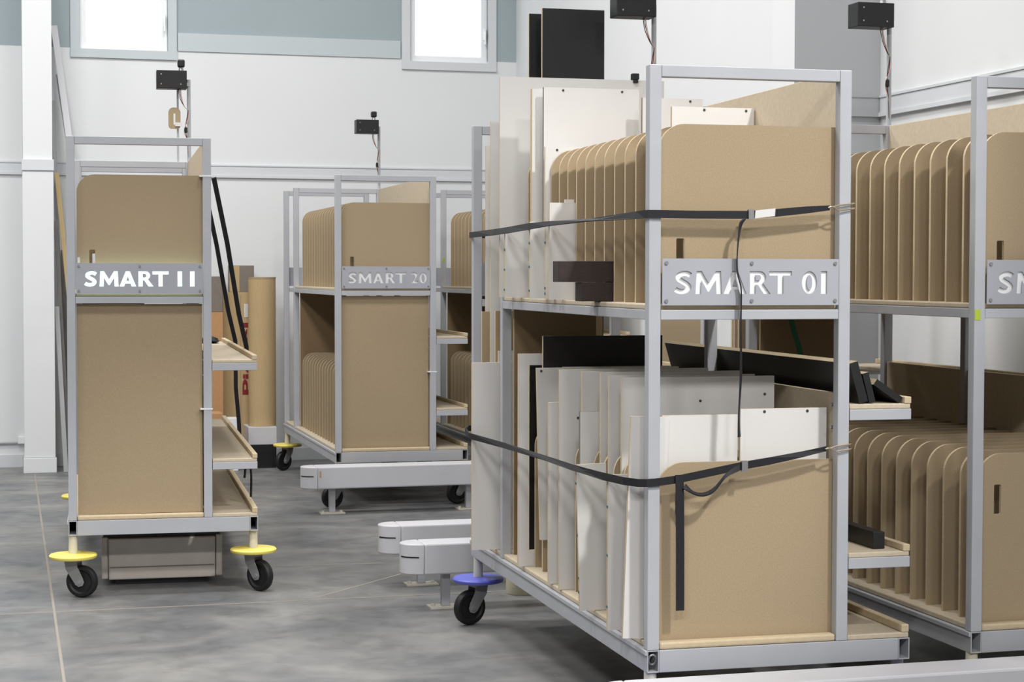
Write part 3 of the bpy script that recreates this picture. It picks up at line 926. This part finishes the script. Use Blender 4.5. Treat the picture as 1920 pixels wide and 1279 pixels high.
obj('tag_rod', MB().lathe([(0.006, ZTOP + 0.0005), (0.006, 2.64)], 8, 'z', (0.600, DM - 0.012, 0)).mesh('tag_rod', 'steel', True), tg)
obj('tag_label', MB().box(0.583, 0.625, 1.918, 1.9245, 2.425, 2.447).mesh('tag_label', 'white'), tg)
obj('block_stub', MB().box(0.050, 0.062, 0.034, 0.0445, ZP1 + 0.001, ZP1 + 0.028).mesh('block_stub', 'white'), c11)
# green tape mark and green strap on the right-hand cart
obj('tape_mark', MB().box(0.001, 0.022, -0.0012, -0.0004, 1.412, 1.447).mesh('tape_mark', 'greentape'), c02)
on_cart(c02, 'green_strap', MB().ribbon([(0.130, 1.80, 1.414), (0.145, 1.80, 1.366), (0.185, 1.80, 1.24), (0.215, 1.80, 1.10)], [(0.012, 0, 0)] * 4), 'green', (0.130, 1.80, 1.414), 'green strap hanging in the dark lower bay behind SMART 01', 'strap')
on_cart(c02, 'lashing_strap', MB().ribbon([(0.690, 1.33, 1.50), (0.690, 1.28, 1.378), (0.690, 1.213, 1.207), (0.690, 1.20, 1.16)], [(0, 0.012, 0)] * 4), 'strap', (0.690, 1.33, 1.50), 'black strap slanting behind the cart at the right picture edge', 'strap')
on_cart(c02, 'brown_board', MB().slab([rrect(0.03, 0.5, L0, 1.40)], 2.10, 2.116, 0, 1), ['mdf', 'mdf_edge'], (0.25, 2.10, L0), 'brown board in the far bay of the right-hand cart', 'board')
on_cart(c02, 'brown_board', MB().slab([rrect(0.06, 0.55, L0, 1.40)], 2.25, 2.266, 0, 1), ['mdf', 'mdf_edge'], (0.28, 2.25, L0), 'second brown board in the far bay of the right-hand cart', 'board')
on_cart(c02, 'pale_board', MB().slab([rrect(0.05, 0.60, L0, 2.17)], 2.20, 2.216, 0, 1), ['mdf_pale', 'mdf_edge'], (0.3, 2.20, L0), 'tall pale board standing behind the far frame of the right-hand cart', 'board')
# tape on cart 21
obj('tape_mark', MB().box(0.008, 0.024, DM - T - 0.0012, DM - T - 0.0004, 1.655, 1.685).mesh('tape_mark', 'greentape'), c21)

# ---------------------------------------------------------------- floor robot under cart 11
a = c11.rotation_euler.z
rb = empty('floor_robot', frame_of(c11) @ Vector((0.45, 0.75, 0)), a)
tag(rb, 'flat metal floor robot parked under SMART 11', 'robot')
hw = 0.298
obj('body', MB().box(-hw + 0.035, hw - 0.035, -0.45, 0.50, 0.032, 0.238).mesh('body', 'sheet'), rb, bevel=0.006)
for s in (-1, 1):
    x = s * (hw - 0.016)
    obj('corner_post', MB().box(x - 0.016, x + 0.016, -0.44, -0.40, 0.035, 0.245).mesh('corner_post', 'sheet'), rb, bevel=0.006)
    x2 = s * (hw - 0.026)
    obj('side_plate', MB().box(x2 - 0.006, x2 + 0.006, -0.398, 0.48, 0.04, 0.24).mesh('side_plate', 'sheet'), rb)
obj('lifting_plate', MB().box(-hw + 0.01, hw - 0.01, -0.42, 0.48, 0.2385, 0.262).mesh('lifting_plate', 'black'), rb)
obj('bumper_strip', MB().box(-hw + 0.04, hw - 0.04, -0.4545, -0.4505, 0.092, 0.097).mesh('bumper_strip', 'cardgrey'), rb)
obj('drive_base', MB().box(-hw + 0.07, hw - 0.07, -0.40, 0.45, 0.0, 0.0315).mesh('drive_base', 'black'), rb)


# ---------------------------------------------------------------- guard rails bolted to the floor
def guard_rail(x0, x1, yc, feet, label):
    g = empty('guard_rail', (x0, yc, 0))
    tag(g, label, 'guard rail')
    ln = x1 - x0
    r = 0.085
    z0, z1 = 0.168, 0.312
    b = MB()
    n = 12
    lp = [(0.1, -r)] + [(ln, -r), (ln, r), (0.1, r)]
    b.box(0.1005, ln, -r, r, z0, z1)
    obj('beam', b.mesh('beam', 'rail'), g, bevel=0.008)
    cap = [(0.1 - 0.1 * math.sin(math.pi * i / n), r * math.cos(math.pi * i / n)) for i in range(n + 1)]
    cb = MB()
    m = len(cap)
    cb.v = [(p[0], p[1], z0) for p in cap] + [(p[0], p[1], z1) for p in cap]
    cb.face(list(range(m)))
    cb.face(list(range(m, 2 * m)))
    for i in range(m):
        j = (i + 1) % m
        cb.face([i, j, m + j, m + i])
    co = obj('end_cap', cb.mesh('end_cap', 'rail', True), g, bevel=0.006)
    sl = MB()
    for i in range(7, 11):
        a0, a1 = cap[i], cap[i + 1]
        k = 1.02
        q = [(0.1 + (a0[0] - 0.1) * k, a0[1] * k), (0.1 + (a1[0] - 0.1) * k, a1[1] * k)]
        v = len(sl.v)
        sl.v += [(q[0][0], q[0][1], 0.248), (q[1][0], q[1][1], 0.248), (q[1][0], q[1][1], 0.254), (q[0][0], q[0][1], 0.254),
                 (a0[0], a0[1], 0.248), (a1[0], a1[1], 0.248), (a1[0], a1[1], 0.254), (a0[0], a0[1], 0.254)]
        for f in ((0, 1, 2, 3), (4, 7, 6, 5), (0, 4, 5, 1), (3, 2, 6, 7), (1, 5, 6, 2), (0, 3, 7, 4)):
            sl.face([v + t for t in f])
    obj('slot_mark', sl.mesh('slot_mark', 'black'), co)
    for fx in feet:
        f = obj('foot_post', MB().box(fx - x0 - 0.02, fx - x0 + 0.02, -0.02, 0.02, 0.008, z0 - 0.0005).mesh('foot_post', 'steel'), g, bevel=0.003)
        fp = MB().box(fx - x0 - 0.08, fx - x0 + 0.08, -0.05, 0.05, 0, 0.0075)
        for bx in (-0.06, 0.06):
            fp.lathe([(0.011, 0.0075), (0.011, 0.018)], 6, 'z', (fx - x0 + bx, 0, 0))
        obj('foot_plate', fp.mesh('foot_plate', 'cream'), f)
    return g


ra = guard_rail(1.83, 4.15, 11.74, (2.037, 2.955, 3.9), 'light grey floor guard rail in front of SMART 20')
obj('tape_mark', MB().box(0.112, 0.124, -0.0868, -0.0856, 0.245, 0.285).mesh('tape_mark', 'card'), ra)
guard_rail(1.78, 4.1, 8.92, (2.00, 3.0, 3.9), 'farther of two low guard rails behind the blue caster')
guard_rail(1.755, 3.7, 8.28, (1.973, 2.9, 3.6), 'nearer of two low guard rails behind the blue caster')
guard_rail(1.72, 4.2, 5.20, (2.0, 3.0, 4.0), 'guard rail along the bottom edge in front of SMART 01')
tag(obj('cream_drum', MB().lathe([(0, 0), (0.082, 0), (0.085, 0.004), (0.085, 0.20), (0.080, 0.205), (0, 0.205)], 28, 'z', close=False).mesh('cream_drum', 'drum', True), None, (2.43, 8.55, 0)),
    'cream drum on the floor under the long side of SMART 01', 'drum')

# ---------------------------------------------------------------- things along the back wall


def thing_box(name, x0, x1, y0, y1, z0, z1, m, label, cat, group=None, bevel=0.004, lean=0.0):
    cx, cy = (x0 + x1) / 2, (y0 + y1) / 2
    o = obj(name, MB().box(x0 - cx, x1 - cx, y0 - cy, y1 - cy, 0, z1 - z0).mesh(name, m), None, (cx, cy, z0), 0, bevel)
    o.rotation_euler = (lean, 0, 0)
    return tag(o, label, cat, group)


def carton(x0, x1, y0, y1, z0, z1, m, label, flap=0.0, tape=None):
    cx, cy = (x0 + x1) / 2, (y0 + y1) / 2
    c = empty('carton', (cx, cy, z0))
    tag(c, label, 'box')
    obj('body', MB().box(x0 - cx, x1 - cx, y0 - cy, y1 - cy, 0, z1 - z0).mesh('body', m), c, bevel=0.004)
    if tape:
        obj('seam', MB().box(tape - cx - 0.003, tape - cx + 0.003, y0 - cy - 0.002, y0 - cy - 0.0005, 0.02, z1 - z0 - 0.02).mesh('seam', 'mdf'), c)
    return c


# low plinth with tall cardboard wrap on it
pl = thing_box('low_plinth', 1.862, 2.09, 14.62, 14.95, 0.0, 0.33, 'rail', 'low grey plinth under the tall cardboard wrap', 'plinth')
obj('plinth_recess', MB().box(-0.110, 0.110, -0.1672, -0.1655, 0.0, 0.19).mesh('plinth_recess', 'black'), pl)
wrap = empty('cardboard_wrap', (1.995, 14.78, 0.331))
tag(wrap, 'tall smooth cardboard wrap standing left of SMART 20', 'carton')
obj('wrap_sheet', MB().lathe([(0.112, 0.0), (0.112, 1.20)], 20, 'z').mesh('wrap_sheet', 'card', True), wrap)
obj('wrap_rim', MB().lathe([(0.1135, 1.19), (0.1135, 1.204), (0.106, 1.204), (0.106, 1.19)], 20, 'z', close=False).mesh('wrap_rim', 'mdf', True), wrap)
k2 = carton(1.70, 1.94, 14.97, 15.12, 0, 1.41, 'card', 'tall cardboard box with red upright lettering', tape=1.845)
k3 = carton(1.55, 1.69, 14.85, 15.05, 0, 1.25, 'cardorange', 'orange-brown carton right of the post of SMART 11')
k3b = thing_box('grey_carton', 1.55, 1.69, 14.87, 15.05, 1.251, 1.54, 'cardgrey', 'dark grey carton on top of the orange-brown one', 'box')
k4 = thing_box('grey_carton', 1.76, 1.96, 14.99, 15.10, 1.411, 1.63, 'cardgrey', 'grey-brown box on top of the lettered cardboard box', 'box')
obj('tan_side', MB().box(-0.1012, -0.02, -0.0562, -0.0552, 0.002, 0.216).mesh('tan_side', 'card'), k4)
obj('shipping_label', MB().box(0.055, 0.108, -0.0772, -0.0757, 1.205, 1.315).mesh('shipping_label', 'white'), k2)
# red lettering, bottom to top
td = bpy.data.curves.new('lettering', 'FONT')
td.body = 'Pichel'
td.size = 0.13
td.extrude = 0.0004
td.offset = 0.004
to = bpy.data.objects.new('lettering_src', td)
COL.objects.link(to)
bpy.context.view_layer.update()
tm = bpy.data.meshes.new_from_object(to.evaluated_get(bpy.context.evaluated_depsgraph_get()))
bpy.data.objects.remove(to, do_unlink=True)
tm.name = 'lettering'
tm.materials.clear()
tm.materials.append(M['red'])
lx = max(v.co.x for v in tm.vertices)
for v in tm.vertices:
    x, y, z = v.co
    v.co = (0.108 - y * 0.75, -0.0765 - z, 0.56 + x * 0.60 / lx)
obj('lettering', tm, k2)
k5 = thing_box('white_bin', 1.655, 1.76, 14.45, 14.60, 0.0, 0.42, 'pvc', 'small white bin seen behind the middle shelf of SMART 11', 'bin')
k6 = thing_box('brown_carton', 1.50, 1.64, 14.45, 14.70, 0.0, 0.46, 'cardorange', 'low brown carton behind the middle shelf of SMART 11', 'box')

# long profiles leaning in the corner by the column


def leaning(name, top, foot, w, d, m, label):
    top, foot = Vector(top), Vector(foot)
    ax = top - foot
    ln = ax.length
    rot = ax.to_track_quat('Z', 'X').to_matrix()
    e = MB().box(-w / 2, w / 2, -d / 2, d / 2, 0, ln)
    q = Vector((0, 1, 0))
    z = ax.normalized()
    x = q.cross(z).normalized()
    y = z.cross(x)
    Rm = Matrix((x, y, z)).transposed()
    e.v = [tuple(Rm @ Vector(p)) for p in e.v]
    mz = min(p[2] for p in e.v)
    e.v = [(p[0], p[1], p[2] - mz) for p in e.v]
    o = obj(name, e.mesh(name, m), None, foot, 0, 0.002)
    return tag(o, label, 'plank')


leaning('long_profile', (0.385, 15.13, 3.54), (0.80, 14.55, 0.0), 0.05, 0.02, 'rail', 'longest pale profile leaning by the column')
leaning('long_profile', (0.415, 15.10, 3.15), (0.86, 14.62, 0.0), 0.045, 0.02, 'greypvc', 'second long grey profile leaning by the column')
leaning('long_plank', (0.395, 15.04, 2.36), (0.60, 14.80, 0.0), 0.035, 0.03, 'plank', 'tan wooden plank leaning by the column')
leaning('long_profile', (0.372, 15.16, 2.95), (0.45, 15.0, 0.0), 0.03, 0.015, 'greypvc', 'narrow steep grey profile leaning beside the column')
leaning('long_profile', (0.380, 14.93, 1.98), (0.47, 14.80, 0.0), 0.03, 0.02, 'darkpvc', 'dark grey profile leaning below the tan plank')
leaning('long_profile', (0.382, 14.80, 1.30), (0.44, 14.70, 0.0), 0.035, 0.015, 'greypvc', 'shortest broad grey profile leaning by the column')
leaning('long_profile', (0.45, 15.17, 1.75), (0.47, 15.12, 0.0), 0.05, 0.015, 'darkpvc', 'dark grey strip standing low in the column corner')
# conduit and socket on the back wall
cd = tag(obj('wall_socket', MB().box(-0.026, 0.026, -0.04, 0, 0, 0.06).mesh('wall_socket', 'pvc'), None, (0.106, BW - 0.0005, 0.19), 0, 0.004), 'small white wall socket with conduit left of the column', 'socket')
obj('conduit', MB().tube([(-1.2, -0.015, 0.006), (-0.027, -0.015, 0.006)], 0.009, 8).mesh('conduit', 'greypvc', True), cd)
# sheet standing against the right wall, seen under the upper deck of SMART 01
thing_box('brown_sheet', 3.60, 4.02, 10.0, 10.018, 0.0, 1.75, 'mdf', 'upright brown sheet beyond SMART 01, seen under its upper deck', 'board')
